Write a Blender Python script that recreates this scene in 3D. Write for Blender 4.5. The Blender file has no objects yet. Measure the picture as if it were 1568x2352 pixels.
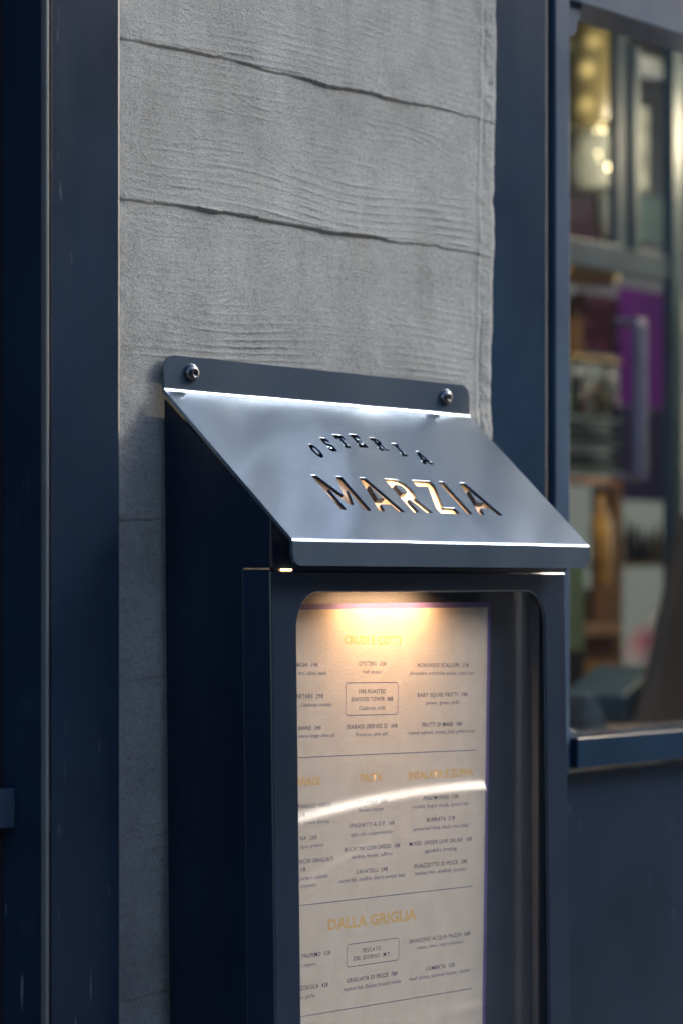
import bpy, bmesh, math, random
import numpy as np
from mathutils import Vector, Matrix
from mathutils.geometry import tessellate_polygon

random.seed(4)
SC = bpy.context.scene
COL = SC.collection
R = math.radians
Z0 = 1.8                      # lens height above the pavement; all z below are relative to it

# ------------------------------------------------------------------ camera
CX, CY, TH, FPX, V0 = -1.21016, -1.031925, 0.929346, 6369.71, 1344.81
cam = bpy.data.cameras.new('camera')
cam.sensor_fit = 'VERTICAL'; cam.sensor_height = 36.0; cam.sensor_width = 24.0
cam.lens = 36.0 * FPX / 2352.0
cam.shift_y = (V0 - 1176.0) / 2352.0
cam.clip_start = 0.05; cam.clip_end = 500
cam.dof.use_dof = True; cam.dof.focus_distance = 1.62; cam.dof.aperture_fstop = 7.0
cam_o = bpy.data.objects.new('camera', cam); COL.objects.link(cam_o)
cam_o.location = (CX, CY, Z0); cam_o.rotation_euler = (R(90), 0, -TH)
SC.camera = cam_o

# ------------------------------------------------------------------ sky, sun, exposure
SUN_DIR = Vector((0.80, -0.39, 0.46)).normalized()
W = bpy.data.worlds.new('World'); SC.world = W; W.use_nodes = True
nt = W.node_tree; nt.nodes.clear()
sky = nt.nodes.new('ShaderNodeTexSky'); sky.sky_type = 'NISHITA'; sky.sun_disc = False
sky.sun_elevation = math.asin(SUN_DIR.z); sky.sun_rotation = math.atan2(SUN_DIR.x, SUN_DIR.y)
sky.air_density = 1.0; sky.dust_density = 2.4; sky.ozone_density = 0.7
bg = nt.nodes.new('ShaderNodeBackground'); bg.inputs[1].default_value = 0.15
wo = nt.nodes.new('ShaderNodeOutputWorld')
nt.links.new(sky.outputs[0], bg.inputs[0]); nt.links.new(bg.outputs[0], wo.inputs[0])
sun = bpy.data.lights.new('sun', 'SUN'); sun.energy = 0.5; sun.angle = R(10); sun.color = (1.0, 0.98, 0.96)
sun_o = bpy.data.objects.new('sun', sun); COL.objects.link(sun_o)
sun_o.rotation_euler = (-SUN_DIR).to_track_quat('-Z', 'Y').to_euler(); sun_o.location = (6, -4, 8)
SC.view_settings.view_transform = 'Standard'; SC.view_settings.look = 'None'
SC.view_settings.exposure = 1.95; SC.view_settings.gamma = 1.0
SC.cycles.use_denoising = True
SC.cycles.max_bounces = 10; SC.cycles.transparent_max_bounces = 16
SC.cycles.sample_clamp_indirect = 6.0
SC.cycles.caustics_reflective = False; SC.cycles.caustics_refractive = False

# ------------------------------------------------------------------ helpers
def at(px, py, d):
    """a point d metres in front of the lens, seen at (px, py) of a 1568 x 2352 picture"""
    u = (px - 784) / FPX; v = -(py - V0) / FPX
    return Vector((CX + d * (math.sin(TH) + u * math.cos(TH)), CY + d * (math.cos(TH) - u * math.sin(TH)), d * v))

def tag(o, label=None, cat=None, group=None, kind=None):
    if label: o['label'] = label
    if cat: o['category'] = cat
    if group: o['group'] = group
    if kind: o['kind'] = kind
    return o

def empty(name, loc, label=None, cat=None, group=None):
    o = bpy.data.objects.new(name, None); COL.objects.link(o)
    o.location = (loc[0], loc[1], loc[2] + Z0); o.empty_display_size = 0.02
    return tag(o, label, cat, group)

def obj(name, bm, mat, parent=None, smooth=False, local=False):
    me = bpy.data.meshes.new(name)
    bmesh.ops.recalc_face_normals(bm, faces=bm.faces)
    if smooth:
        for f in bm.faces: f.smooth = True
    bm.to_mesh(me); bm.free()
    mats = mat if isinstance(mat, (list, tuple)) else [mat]
    for m in mats: me.materials.append(m)
    return link(name, me, parent, local)

def link(name, me, parent=None, local=False):
    o = bpy.data.objects.new(name, me); COL.objects.link(o)
    if not local:
        o.location = (0, 0, Z0)
    if parent is not None:
        o.parent = parent
        if not local:
            o.matrix_parent_inverse = Matrix.Translation(-Vector(parent.location))
    return o

def box(bm, x0, x1, y0, y1, z0, z1, bev=0.0, seg=2):
    b = bmesh.new()
    vs = [b.verts.new((x, y, z)) for x in (x0, x1) for y in (y0, y1) for z in (z0, z1)]
    for q in ((0,1,3,2),(4,6,7,5),(0,4,5,1),(2,3,7,6),(0,2,6,4),(1,5,7,3)):
        b.faces.new([vs[i] for i in q])
    bmesh.ops.recalc_face_normals(b, faces=b.faces)
    if bev:
        bmesh.ops.bevel(b, geom=list(b.edges), offset=bev, segments=seg, profile=0.5, affect='EDGES')
    merge(bm, b); return bm

def merge(bm, b):
    me = bpy.data.meshes.new('tmp'); b.to_mesh(me); b.free(); bm.from_mesh(me); bpy.data.meshes.remove(me)

def prism(bm, pts, axis, a, b_, bev=0.0):
    """2-d outline pushed along an axis: 'x' takes (y,z), 'y' takes (x,z), 'z' takes (x,y)"""
    b = bmesh.new()
    def P(p, t):
        return {'x': (t, p[0], p[1]), 'y': (p[0], t, p[1]), 'z': (p[0], p[1], t)}[axis]
    lo = [b.verts.new(P(p, a)) for p in pts]; hi = [b.verts.new(P(p, b_)) for p in pts]
    n = len(pts)
    b.faces.new(lo); b.faces.new(hi)
    for i in range(n): b.faces.new((lo[i], lo[(i+1) % n], hi[(i+1) % n], hi[i]))
    bmesh.ops.recalc_face_normals(b, faces=b.faces)
    if bev: bmesh.ops.bevel(b, geom=list(b.edges), offset=bev, segments=2, profile=0.5, affect='EDGES')
    merge(bm, b); return bm

def lathe(bm, prof, c, n=28):
    b = bmesh.new(); rings = []
    for r, z in prof:
        rings.append([b.verts.new((c[0] + r*math.cos(2*math.pi*i/n), c[1] + r*math.sin(2*math.pi*i/n), c[2] + z)) for i in range(n)])
    for a, d in zip(rings, rings[1:]):
        for i in range(n): b.faces.new((a[i], a[(i+1) % n], d[(i+1) % n], d[i]))
    b.faces.new(rings[0]); b.faces.new(rings[-1])
    bmesh.ops.recalc_face_normals(b, faces=b.faces); merge(bm, b); return bm

def rrect(x0, x1, z0, z1, r, n=8):
    out = []
    for cx, cz, a0 in ((x1-r, z1-r, 0), (x0+r, z1-r, 90), (x0+r, z0+r, 180), (x1-r, z0+r, 270)):
        for i in range(n+1):
            a = R(a0 + 90*i/n); out.append((cx + r*math.cos(a), cz + r*math.sin(a)))
    return out

# ------------------------------------------------------------------ materials
def new_mat(name):
    m = bpy.data.materials.new(name); m.use_nodes = True
    n = m.node_tree; b = n.nodes['Principled BSDF']; return m, n, b

def noise(n, scale, detail=4, rough=0.55, coord='Object', stretch=None):
    tc = n.nodes.new('ShaderNodeTexCoord'); tx = n.nodes.new('ShaderNodeTexNoise')
    tx.inputs['Scale'].default_value = scale; tx.inputs['Detail'].default_value = detail; tx.inputs['Roughness'].default_value = rough
    if stretch:
        mp = n.nodes.new('ShaderNodeMapping'); mp.inputs['Scale'].default_value = stretch
        n.links.new(tc.outputs[coord], mp.inputs[0]); n.links.new(mp.outputs[0], tx.inputs['Vector'])
    else:
        n.links.new(tc.outputs[coord], tx.inputs['Vector'])
    return tx

def ramp(n, src, stops):
    r = n.nodes.new('ShaderNodeValToRGB'); e = r.color_ramp.elements
    while len(e) < len(stops): e.new(0.5)
    for el, (p, c) in zip(e, stops):
        el.position = p; el.color = (c[0], c[1], c[2], 1) if len(c) == 3 else c
    n.links.new(src, r.inputs[0]); return r

def bump(n, b, src, strength, dist):
    bp = n.nodes.new('ShaderNodeBump'); bp.inputs['Strength'].default_value = strength; bp.inputs['Distance'].default_value = dist
    n.links.new(src, bp.inputs['Height']); n.links.new(bp.outputs[0], b.inputs['Normal']); return bp

def paint(name, col, rough=0.32, metallic=0.0, spec=0.5, peel=0.08, var=0.25, scuff=0.0):
    m, n, b = new_mat(name)
    c = np.array(col)
    nz = noise(n, 9.0, 5)
    cr = ramp(n, nz.outputs[0], [(0.3, tuple(c*(1-var))), (0.7, tuple(c*(1+var)))])
    n.links.new(cr.outputs[0], b.inputs['Base Color'])
    n2 = noise(n, 40.0, 6, 0.65, stretch=(1, 1, 0.35))
    rv = 0.05 if metallic else 0.08
    rr = ramp(n, n2.outputs[0], [(0.32, (rough*(1 - rv),)*3), (0.72, (min(1, rough*(1 + 1.6*rv)),)*3)])
    n.links.new(rr.outputs[0], b.inputs['Roughness'])
    b.inputs['Metallic'].default_value = metallic; b.inputs['Specular IOR Level'].default_value = spec
    n3 = noise(n, 1100.0, 2)
    bump(n, b, n3.outputs[0], peel, 0.0006)
    if scuff:
        # fine dry scratches, slanted
        tc = n.nodes.new('ShaderNodeTexCoord'); mp = n.nodes.new('ShaderNodeMapping')
        mp.inputs['Rotation'].default_value = (0, R(28), 0); mp.inputs['Scale'].default_value = (260, 260, 24)
        n.links.new(tc.outputs['Object'], mp.inputs[0])
        tx = n.nodes.new('ShaderNodeTexNoise'); tx.inputs['Scale'].default_value = 1.0; tx.inputs['Detail'].default_value = 2
        n.links.new(mp.outputs[0], tx.inputs['Vector'])
        s = ramp(n, tx.outputs[0], [(0.71, (0, 0, 0)), (0.80, (scuff,)*3)])
        mx = n.nodes.new('ShaderNodeMix'); mx.data_type = 'RGBA'
        mx.inputs[7].default_value = (0.16, 0.19, 0.24, 1)
        n.links.new(s.outputs[0], mx.inputs[0]); n.links.new(cr.outputs[0], mx.inputs[6]); n.links.new(mx.outputs[2], b.inputs['Base Color'])
    return m

def flat(name, col, rough=0.6, metallic=0.0, emit=None, estr=0.0, var=0.15, scale=30):
    m, n, b = new_mat(name); c = np.array(col)
    nz = noise(n, scale, 4)
    cr = ramp(n, nz.outputs[0], [(0.3, tuple(c*(1-var))), (0.7, tuple(np.minimum(1, c*(1+var))))])
    n.links.new(cr.outputs[0], b.inputs['Base Color'])
    b.inputs['Roughness'].default_value = rough; b.inputs['Metallic'].default_value = metallic
    if emit:
        b.inputs['Emission Color'].default_value = (*emit, 1); b.inputs['Emission Strength'].default_value = estr
    return m

def clear(name, ior, rough=0.02, tint=(1, 1, 1), wavy=0.0):
    """thin clear sheet: sees straight through, mirrors by Fresnel"""
    m = bpy.data.materials.new(name); m.use_nodes = True; n = m.node_tree; n.nodes.clear()
    o = n.nodes.new('ShaderNodeOutputMaterial'); mx = n.nodes.new('ShaderNodeMixShader')
    t = n.nodes.new('ShaderNodeBsdfTransparent'); t.inputs[0].default_value = (*tint, 1)
    g = n.nodes.new('ShaderNodeBsdfGlossy'); g.inputs['Roughness'].default_value = rough
    fr = n.nodes.new('ShaderNodeFresnel'); fr.inputs[0].default_value = ior
    ge = n.nodes.new('ShaderNodeNewGeometry'); su = n.nodes.new('ShaderNodeMath'); su.operation = 'SUBTRACT'; su.inputs[0].default_value = 1.0
    mu = n.nodes.new('ShaderNodeMath'); mu.operation = 'MULTIPLY'
    n.links.new(ge.outputs['Backfacing'], su.inputs[1]); n.links.new(su.outputs[0], mu.inputs[0]); n.links.new(fr.outputs[0], mu.inputs[1])
    n.links.new(mu.outputs[0], mx.inputs[0]); n.links.new(t.outputs[0], mx.inputs[1]); n.links.new(g.outputs[0], mx.inputs[2])
    n.links.new(mx.outputs[0], o.inputs[0])
    if wavy:
        nz = noise(n, 7.0, 2)
        bp = n.nodes.new('ShaderNodeBump'); bp.inputs['Strength'].default_value = wavy; bp.inputs['Distance'].default_value = 0.01
        n.links.new(nz.outputs[0], bp.inputs['Height']); n.links.new(bp.outputs[0], g.inputs['Normal'])
    return m

NAVY = (0.0068, 0.0170, 0.0360)
M = {}
M['trim'] = paint('navy_gloss_paint', NAVY, 0.18, spec=0.42, scuff=0.55)
M['post'] = paint('navy_post_paint', (0.0100, 0.0260, 0.0520), 0.18, spec=0.12, scuff=0.4)
M['sash'] = paint('navy_sash_sky_sheen', (0.042, 0.072, 0.116), 0.22, spec=0.13)  # navy frame; the sky's reflection is put into this lighter colour
M['hood'] = paint('navy_satin_metal', (0.185, 0.255, 0.340), 0.18, metallic=0.85, peel=0.06, var=0.05)
def sheet_waves(m):
    # sheet metal is never quite flat: long shallow waves running slantwise over the slope
    n = m.node_tree; b = n.nodes['Principled BSDF']; fine = b.inputs['Normal'].links[0].from_node
    tc = n.nodes.new('ShaderNodeTexCoord'); cb = n.nodes.new('ShaderNodeCombineXYZ')
    for k, v in ((0, (0.62*13, -0.57*13, -0.53*13)), (1, (0.8*3, 0.4*3, 0.4*3))):
        d = n.nodes.new('ShaderNodeVectorMath'); d.operation = 'DOT_PRODUCT'; d.inputs[1].default_value = v
        n.links.new(tc.outputs['Object'], d.inputs[0]); n.links.new(d.outputs['Value'], cb.inputs[k])
    tx = n.nodes.new('ShaderNodeTexNoise'); tx.inputs['Scale'].default_value = 1.5; tx.inputs['Detail'].default_value = 0.5; tx.inputs['Roughness'].default_value = 0.4
    n.links.new(cb.outputs[0], tx.inputs['Vector'])
    bp = n.nodes.new('ShaderNodeBump'); bp.inputs['Strength'].default_value = 1.0; bp.inputs['Distance'].default_value = 0.0075
    n.links.new(tx.outputs[0], bp.inputs['Height']); n.links.new(bp.outputs[0], fine.inputs['Normal'])
sheet_waves(M['hood'])
M['body'] = paint('navy_cabinet_paint', (0.0044, 0.0100, 0.0220), 0.25, spec=0.35)
M['liner'] = paint('grey_liner_paint', (0.105, 0.118, 0.140), 0.45)
M['door'] = paint('navy_door_paint', (0.0070, 0.0150, 0.0320), 0.21, peel=0.05)
M['black'] = flat('black_rubber', (0.006, 0.006, 0.007), 0.7)
M['steel'] = flat('dark_steel', (0.10, 0.105, 0.12), 0.22, 0.9)
M['pane'] = clear('clear_acrylic', 1.30, 0.13, (0.93, 0.935, 0.94))
M['sleeve'] = clear('plastic_sleeve', 1.43, 0.24, (0.99, 0.99, 0.99))
M['glass'] = clear('window_glass', 1.52, 0.01, (0.93, 0.96, 0.95))
M['brass'] = flat('brass', (0.75, 0.52, 0.20), 0.3, 1.0)

def concrete_mat():
    m, n, b = new_mat('board_marked_concrete')
    a = noise(n, 11, 8, 0.68); c1 = ramp(n, a.outputs[0], [(0.28, (0.214, 0.234, 0.240)), (0.5, (0.286, 0.312, 0.321)), (0.72, (0.352, 0.382, 0.394))])
    f = noise(n, 420, 5, 0.7); c2 = ramp(n, f.outputs[0], [(0.30, (0.62, 0.61, 0.59)), (0.50, (1, 1, 1)), (0.75, (1.12, 1.12, 1.12))])
    mx = n.nodes.new('ShaderNodeMix'); mx.data_type = 'RGBA'; mx.blend_type = 'MULTIPLY'; mx.inputs[0].default_value = 0.8
    n.links.new(c1.outputs[0], mx.inputs[6]); n.links.new(c2.outputs[0], mx.inputs[7]); n.links.new(mx.outputs[2], b.inputs['Base Color'])
    # pin-holes and water staining
    vo = n.nodes.new('ShaderNodeTexVoronoi'); vo.inputs['Scale'].default_value = 210; vo.inputs['Randomness'].default_value = 1.0
    tc = n.nodes.new('ShaderNodeTexCoord'); n.links.new(tc.outputs['Object'], vo.inputs['Vector'])
    ph = ramp(n, vo.outputs['Distance'], [(0.05, (0.45, 0.44, 0.42)), (0.16, (1, 1, 1))])
    st = noise(n, 9, 6, 0.6, stretch=(3.2, 1, 0.6)); sr = ramp(n, st.outputs[0], [(0.30, (0.84, 0.83, 0.80)), (0.52, (1, 1, 1)), (0.75, (1.07, 1.07, 1.07))])
    last = mx
    for s_, k_ in ((ph, 0.6), (sr, 1.0)):
        m2 = n.nodes.new('ShaderNodeMix'); m2.data_type = 'RGBA'; m2.blend_type = 'MULTIPLY'; m2.inputs[0].default_value = k_
        n.links.new(last.outputs[2], m2.inputs[6]); n.links.new(s_.outputs[0], m2.inputs[7]); last = m2
    n.links.new(last.outputs[2], b.inputs['Base Color'])
    b.inputs['Roughness'].default_value = 0.88; b.inputs['Specular IOR Level'].default_value = 0.3
    g = noise(n, 700, 5, 0.75); bump(n, b, g.outputs[0], 1.0, 0.0014)
    return m
M['concrete'] = concrete_mat()

def paper_mat():
    m, n, b = new_mat('laid_paper')
    a = noise(n, 60, 4); c = ramp(n, a.outputs[0], [(0.3, (0.46, 0.42, 0.355)), (0.7, (0.51, 0.47, 0.405))])
    n.links.new(c.outputs[0], b.inputs['Base Color']); b.inputs['Roughness'].default_value = 0.85
    g = noise(n, 650, 3, 0.6); bump(n, b, g.outputs[0], 0.35, 0.0005)
    return m
M['paper'] = paper_mat()
M['ink'] = flat('navy_ink', (0.035, 0.038, 0.10), 0.7)
M['ink_soft'] = flat('soft_navy_ink', (0.10, 0.10, 0.17), 0.7)
M['gold'] = flat('gold_ink', (0.54, 0.36, 0.14), 0.7)
M['purple_card'] = flat('violet_card', (0.13, 0.10, 0.26), 0.7)

# ------------------------------------------------------------------ ground and street
def slab(name, x0, x1, y0, y1, z0, z1, mat, **k):
    return tag(obj(name, box(bmesh.new(), x0, x1, y0, y1, z0 - Z0, z1 - Z0), mat), kind='structure')

def stone_mat(name, c, s=6.0):
    m, n, b = new_mat(name); c = np.array(c)
    a = noise(n, s, 8, 0.65); r = ramp(n, a.outputs[0], [(0.3, tuple(c*0.75)), (0.7, tuple(c*1.2))])
    n.links.new(r.outputs[0], b.inputs['Base Color']); b.inputs['Roughness'].default_value = 0.85
    bump(n, b, noise(n, s*20, 4).outputs[0], 0.3, 0.01); return m
M['paving'] = stone_mat('grey_paving', (0.380, 0.345, 0.300))
M['asphalt'] = stone_mat('asphalt', (0.05, 0.05, 0.052), 15)
M['facade_far'] = stone_mat('dark_facade', (0.050, 0.066, 0.090), 2)
M['facade_green'] = stone_mat('green_facade', (0.018, 0.030, 0.028), 0.6)
M['facade_own'] = stone_mat('grey_render', (0.20, 0.20, 0.205), 3)

ground = slab('ground', -60, 90, -60, 90, -0.3, -0.15, M['paving'])
slab('road', -60, 90, -9.5, -2.6, -0.149, -0.12, M['asphalt'])
slab('pavement', -60, 90, -2.6, 0.30, -0.149, 0.0, M['paving'])

def facade_block(name, x0, x1, y0, y1, h, mat, label, rows, cols, face):
    e = empty(name, ((x0+x1)/2, (y0+y1)/2, -0.12 - Z0), label, 'building')
    obj('wall', box(bmesh.new(), x0, x1, y0, y1, -0.12 - Z0, h - Z0), mat, e)
    dx = (x1 - x0) / cols
    for i in range(cols):
        for j in range(rows):
            xa = x0 + dx*(i + 0.25); xb = xa + dx*0.5; za = 1.0 + 3.2*j
            ys = (face - 0.05, face + 0.03) if face == y0 else (face - 0.03, face + 0.05)
            obj('window', box(bmesh.new(), xa, xb, ys[0], ys[1], za - Z0, za + 1.9 - Z0), M['black'], e)
    return e
facade_block('building', -20, 60, -20, -12.5, 10.4, M['facade_far'], 'dark stone building on the far side of the street', 2, 8, -12.5)

# ------------------------------------------------------------------ board-marked concrete column
def vnoise(X, Z, sx, sz, seed):
    rng = np.random.RandomState(seed)
    u = X/sx; v = Z/sz
    u0 = math.floor(u.min()) - 1; v0 = math.floor(v.min()) - 1
    G = rng.rand(int(u.max() - u0) + 4, int(v.max() - v0) + 4)*2 - 1
    iu = np.floor(u).astype(int); iv = np.floor(v).astype(int)
    fu = u - iu; fv = v - iv; iu -= u0; iv -= v0
    fu = fu*fu*(3 - 2*fu); fv = fv*fv*(3 - 2*fv)
    return (G[iu, iv]*(1-fu)*(1-fv) + G[iu+1, iv]*fu*(1-fv) + G[iu, iv+1]*(1-fu)*fv + G[iu+1, iv+1]*fu*fv)

def fbm(X, Z, sx, sz, seed, o=4):
    s = 0; a = 1
    for k in range(o):
        s = s + a*vnoise(X, Z, sx/2**k, sz/2**k, seed + 31*k); a *= 0.55
    return s

def concrete_sheet():
    x0, x1, z0, z1, st = -0.075, 0.3545, -0.34, 0.50, 0.00075
    nx = int((x1 - x0)/st) + 1; nz = int((z1 - z0)/st) + 1
    X, Z = np.meshgrid(np.linspace(x0, x1, nx), np.linspace(z0, z1, nz))
    h = np.zeros_like(X)
    BH = 0.0905
    wob = 0.0016*fbm(X, Z*0, 0.08, 1, 5, 4) + 0.0003*fbm(X, Z, 0.010, 0.006, 6, 3)
    zz = (Z + wob - 0.310)/BH
    k = np.floor(zz).astype(int); t = zz - k               # t: 0 at a board's lower edge
    rng = np.random.RandomState(11); kmin = k.min(); nb = k.max() - kmin + 1
    off = (rng.rand(nb) - 0.5)*0.0008; tilt = (rng.rand(nb) - 0.5)*0.10; lipamp = 0.6 + 0.7*rng.rand(nb)
    off, tl, la = off[k - kmin], tilt[k - kmin], lipamp[k - kmin]
    h += off
    # lower edge of each board stands proud of the board below, unevenly along its length
    along = np.clip(0.42 + 0.85*vnoise(X, k*1.0, 0.085, 1, 21) + 0.35*vnoise(X, k*1.0, 0.02, 1, 22), 0.0, 1.4)*np.clip((X + 0.045)/0.07, 0.12, 1)*np.clip((0.335 - X)/0.06, 0.1, 1)
    la = la*np.where(Z < 0.08, 0.30, 1.0)
    h += 0.0014*la*along*np.exp(-t/0.14) + 0.0003*np.exp(-t/0.4)
    # slight hollow just under the lip
    h -= 0.0006*along*np.exp(-(1 - t)/0.035)
    # wood grain: thin raised lines following warped rings
    warp = 6.0*fbm(X + k*0.37, Z, 0.19, 0.06, 40, 2) + tl*(X*1000)
    q = Z*1000 + warp + (X*1000)*0.03
    per = 5.6 + 1.2*vnoise(X*0, k*1.0, 1, 1, 77)
    ph = q/per
    fr = ph - np.floor(ph)
    ridge = np.exp(-((fr - 0.5)/0.10)**2)
    amp = np.clip(0.12 + 1.25*np.exp(-t/0.40)*(0.7 + 0.8*vnoise(X, Z, 0.10, 0.03, 60)) + 0.25*vnoise(X, Z, 0.06, 0.02, 61), 0, 1.3)
    brk = np.clip(0.75 + 0.8*vnoise(X, q/1000.0, 0.018, 0.004, 62), 0.0, 1.2)
    amp = amp*np.clip((X + 0.030)/0.03, 0.1, 1)*np.clip((0.335 - X)/0.03, 0.15, 1)
    h += 0.00060*ridge*amp*brk
    fr3 = (q*1.03/2.3 + 3*vnoise(X, Z, 0.05, 0.02, 64)) % 1.0
    h += 0.00022*np.exp(-((fr3 - 0.5)/0.16)**2)*np.clip(0.5 + 0.9*vnoise(X, Z, 0.03, 0.008, 65), 0, 1.2)*np.clip((X + 0.03)/0.03, 0.1, 1)
    fine = np.abs(vnoise(X, q/1000.0, 0.03, 0.0016, 63))
    h -= 0.00016*fine*amp
    # sandy skin, pits and crumbs
    h += 0.00008*fbm(X, Z, 0.0030, 0.0022, 80, 2)
    edge = np.exp(-((X + 0.040)/0.013)**2) + np.exp(-((X - 0.338)/0.011)**2)
    low = np.clip((0.10 - Z)/0.08, 0, 1)
    rough = np.clip(0.25 + edge*0.9 + low*0.5, 0, 1.4)
    pit = vnoise(X, Z, 0.0042, 0.0034, 90)
    h -= 0.0010*rough*np.clip(pit - 0.55, 0, 1)
    crumb = fbm(X, Z, 0.011, 0.007, 95, 4)
    h += 0.00045*crumb*rough
    # thin cracks in the lower left strip
    cz = Z*1000 + 5*fbm(X, Z, 0.02, 0.02, 97, 3)
    fr2 = (cz/31.0) % 1.0
    h -= 0.0006*np.exp(-((fr2 - 0.5)/0.018)**2)*low*np.clip(0.3 + vnoise(X, Z, 0.03, 0.02, 98), 0, 1)
    # formwork margins: a groove near each arris and the rounded right-hand edge
    xr = 0.3466 + (Z - 0.101)*0.018 + 0.0012*fbm(X*0, Z, 1, 0.02, 99, 4)
    d = xr - X
    h -= 0.0007*np.exp(-((d - 0.017)/0.0016)**2)*np.clip(0.6 + vnoise(X, Z, 1, 0.03, 101), 0, 1)
    h += 0.0004*np.exp(-((d - 0.021)/0.0018)**2)
    h -= np.where(d < 0.006, (0.006 - np.maximum(d, 0))**2*60, 0)
    # roll the sheet back past the arris
    over = np.clip(-d, 0, None)
    Y = 0.003 - h
    Xo = np.where(d < 0, xr + over*0.02, X); Y = Y + np.where(d < 0, over*20 , 0)
    Y = np.minimum(Y, 0.14)
    # the left margin, a thin pale arris beside the door post
    v = np.stack([Xo, Y, Z], -1).reshape(-1, 3)
    idx = np.arange(nx*nz).reshape(nz, nx)
    f = np.stack([idx[:-1, :-1], idx[:-1, 1:], idx[1:, 1:], idx[1:, :-1]], -1).reshape(-1, 4)
    me = bpy.data.meshes.new('cast_face')
    me.vertices.add(len(v)); me.vertices.foreach_set('co', v.astype(np.float32).ravel())
    me.loops.add(f.size); me.loops.foreach_set('vertex_index', f.astype(np.int32).ravel())
    me.polygons.add(len(f)); me.polygons.foreach_set('loop_start', np.arange(0, f.size, 4, dtype=np.int32))
    me.polygons.foreach_set('use_smooth', np.ones(len(f), bool))
    me.update(); me.validate(); me.materials.append(M['concrete'])
    return me
col_e = empty('concrete_column', (0.14, 0.1, -Z0), 'grey board-marked concrete column behind the wall-mounted menu box', 'column')
link('cast_face', concrete_sheet(), col_e)
obj('upper_shaft', box(bmesh.new(), -0.075, 0.3545, 0.003, 0.14, 0.5005, 3.0 - Z0), M['concrete'], col_e)
obj('lower_shaft', box(bmesh.new(), -0.075, 0.3545, 0.003, 0.14, -Z0, -0.3405), M['concrete'], col_e)
obj('core', box(bmesh.new(), -0.07, 0.335, 0.02, 0.139, -0.34, 0.50), M['concrete'], col_e)

# ------------------------------------------------------------------ left: door post and door
e = empty('door_post', (-0.09, 0.02, -Z0), 'navy painted steel door post at the left of the concrete column', 'post')
obj('post_body', box(bmesh.new(), -0.118, -0.0584, -0.020, 0.06, -Z0, 1.15, 0.0016, 3), M['trim'], e)
bm = bmesh.new(); box(bm, -0.1152, -0.1140, -0.0206, -0.0195, -Z0, 1.15)
obj('weld_seam', bm, M['body'], e)
obj('highlight_strip', box(bmesh.new(), -0.1186, -0.1166, -0.0207, -0.0165, -Z0, 1.15, 0.0006, 2), flat('highlight_grey', (0.10, 0.115, 0.13), 0.36, 0.3, var=0.1), e)  # highlight along the post's corner, put in as a pale strip
e = empty('left_door', (-0.6, 0.02, -Z0), 'dark navy door with a horizontal rail at the far left edge', 'door')
obj('door_leaf', box(bmesh.new(), -1.05, -0.1183, 0.012, 0.05, -Z0 + 0.02, 1.15), M['black'], e)
obj('door_rail', box(bmesh.new(), -1.05, -0.1185, 0.002, 0.0118, -0.1303, -0.1092, 0.001), M['sash'], e)
for bz in (-0.066, -0.187):
    bm = bmesh.new(); lathe(bm, [(0.006, 0), (0.006, 0.0015), (0.004, 0.003), (0.0015, 0.0036)], (0, 0, 0), 20)
    bmesh.ops.transform(bm, matrix=Matrix.Translation((-0.1325, 0.0118, bz)) @ Matrix.Rotation(R(90), 4, 'X'), verts=bm.verts)
    obj('bolt', bm, M['steel'], e, True)

# ------------------------------------------------------------------ right: post, window, panel below
e = empty('window_post', (0.40, 0.06, -Z0), 'navy painted post between the concrete column and the window', 'post')
obj('post_body', box(bmesh.new(), 0.357, 0.440, 0.020, 0.10, -Z0, 1.15, 0.0012, 3), M['post'], e)
obj('gasket', box(bmesh.new(), 0.4402, 0.4570, 0.040, 0.10, -Z0, 1.15), M['black'], e)

e = empty('shop_window', (0.95, 0.05, -0.131), 'shop window, navy frame lightened with painted sky sheen, at the right showing the restaurant interior', 'window')
obj('stile', box(bmesh.new(), 0.4573, 0.4764, 0.024, 0.075, -0.135, 0.60, 0.0008), M['sash'], e)
obj('stile', box(bmesh.new(), 1.46, 1.48, 0.024, 0.075, -0.135, 0.60, 0.0008), M['sash'], e)
obj('top_rail', box(bmesh.new(), 0.4768, 1.4596, 0.0243, 0.0630, 0.4197, 0.4535, 0.0006), M['sash'], e)
obj('sill', box(bmesh.new(), 0.4790, 1.4596, 0.0190, 0.0630, -0.1310, -0.1093, 0.0006), M['post'], e)
obj('window_pane', box(bmesh.new(), 0.4768, 1.4594, 0.0632, 0.0680, -0.131, 0.4530), M['glass'], e)
obj('transom_pane', box(bmesh.new(), 0.4768, 1.4594, 0.0632, 0.0680, 0.4545, 0.95), M['glass'], e)
# scroll brackets in the window's corners
def bracket(pts, name):
    obj(name, prism(bmesh.new(), pts, 'y', 0.030, 0.048, 0.0006), M['sash'], e)
gx, gz = 0.4766, -0.1090
pts = [(gx, gz), (gx + 0.0185, gz), (gx + 0.0180, gz + 0.0035)]
pts += [(gx + 0.0175 - 0.0125*math.sin(R(a)), gz + 0.0040 + 0.0090*(1 - math.cos(R(a)))) for a in (15, 30, 45, 60, 75, 90)]
pts += [(gx + 0.0035, gz + 0.0150), (gx + 0.0022, gz + 0.0200), (gx, gz + 0.0235)]
bracket(pts, 'corner_bracket')
tz = 0.4194
pts = [(gx, tz), (gx + 0.026, tz), (gx + 0.0205, tz - 0.0125), (gx + 0.0185, tz - 0.0185), (gx + 0.0150, tz - 0.0225), (gx + 0.0100, tz - 0.0245),
       (gx + 0.0050, tz - 0.0262), (gx + 0.0032, tz - 0.0345), (gx, tz - 0.0400)]
bracket(pts, 'corner_bracket')
tag(obj('bulkhead_panel', box(bmesh.new(), 0.4575, 1.48, 0.034, 0.075, -Z0, -0.1352), M['trim']), 'navy panel under the window sill at lower right', 'panel')

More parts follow.
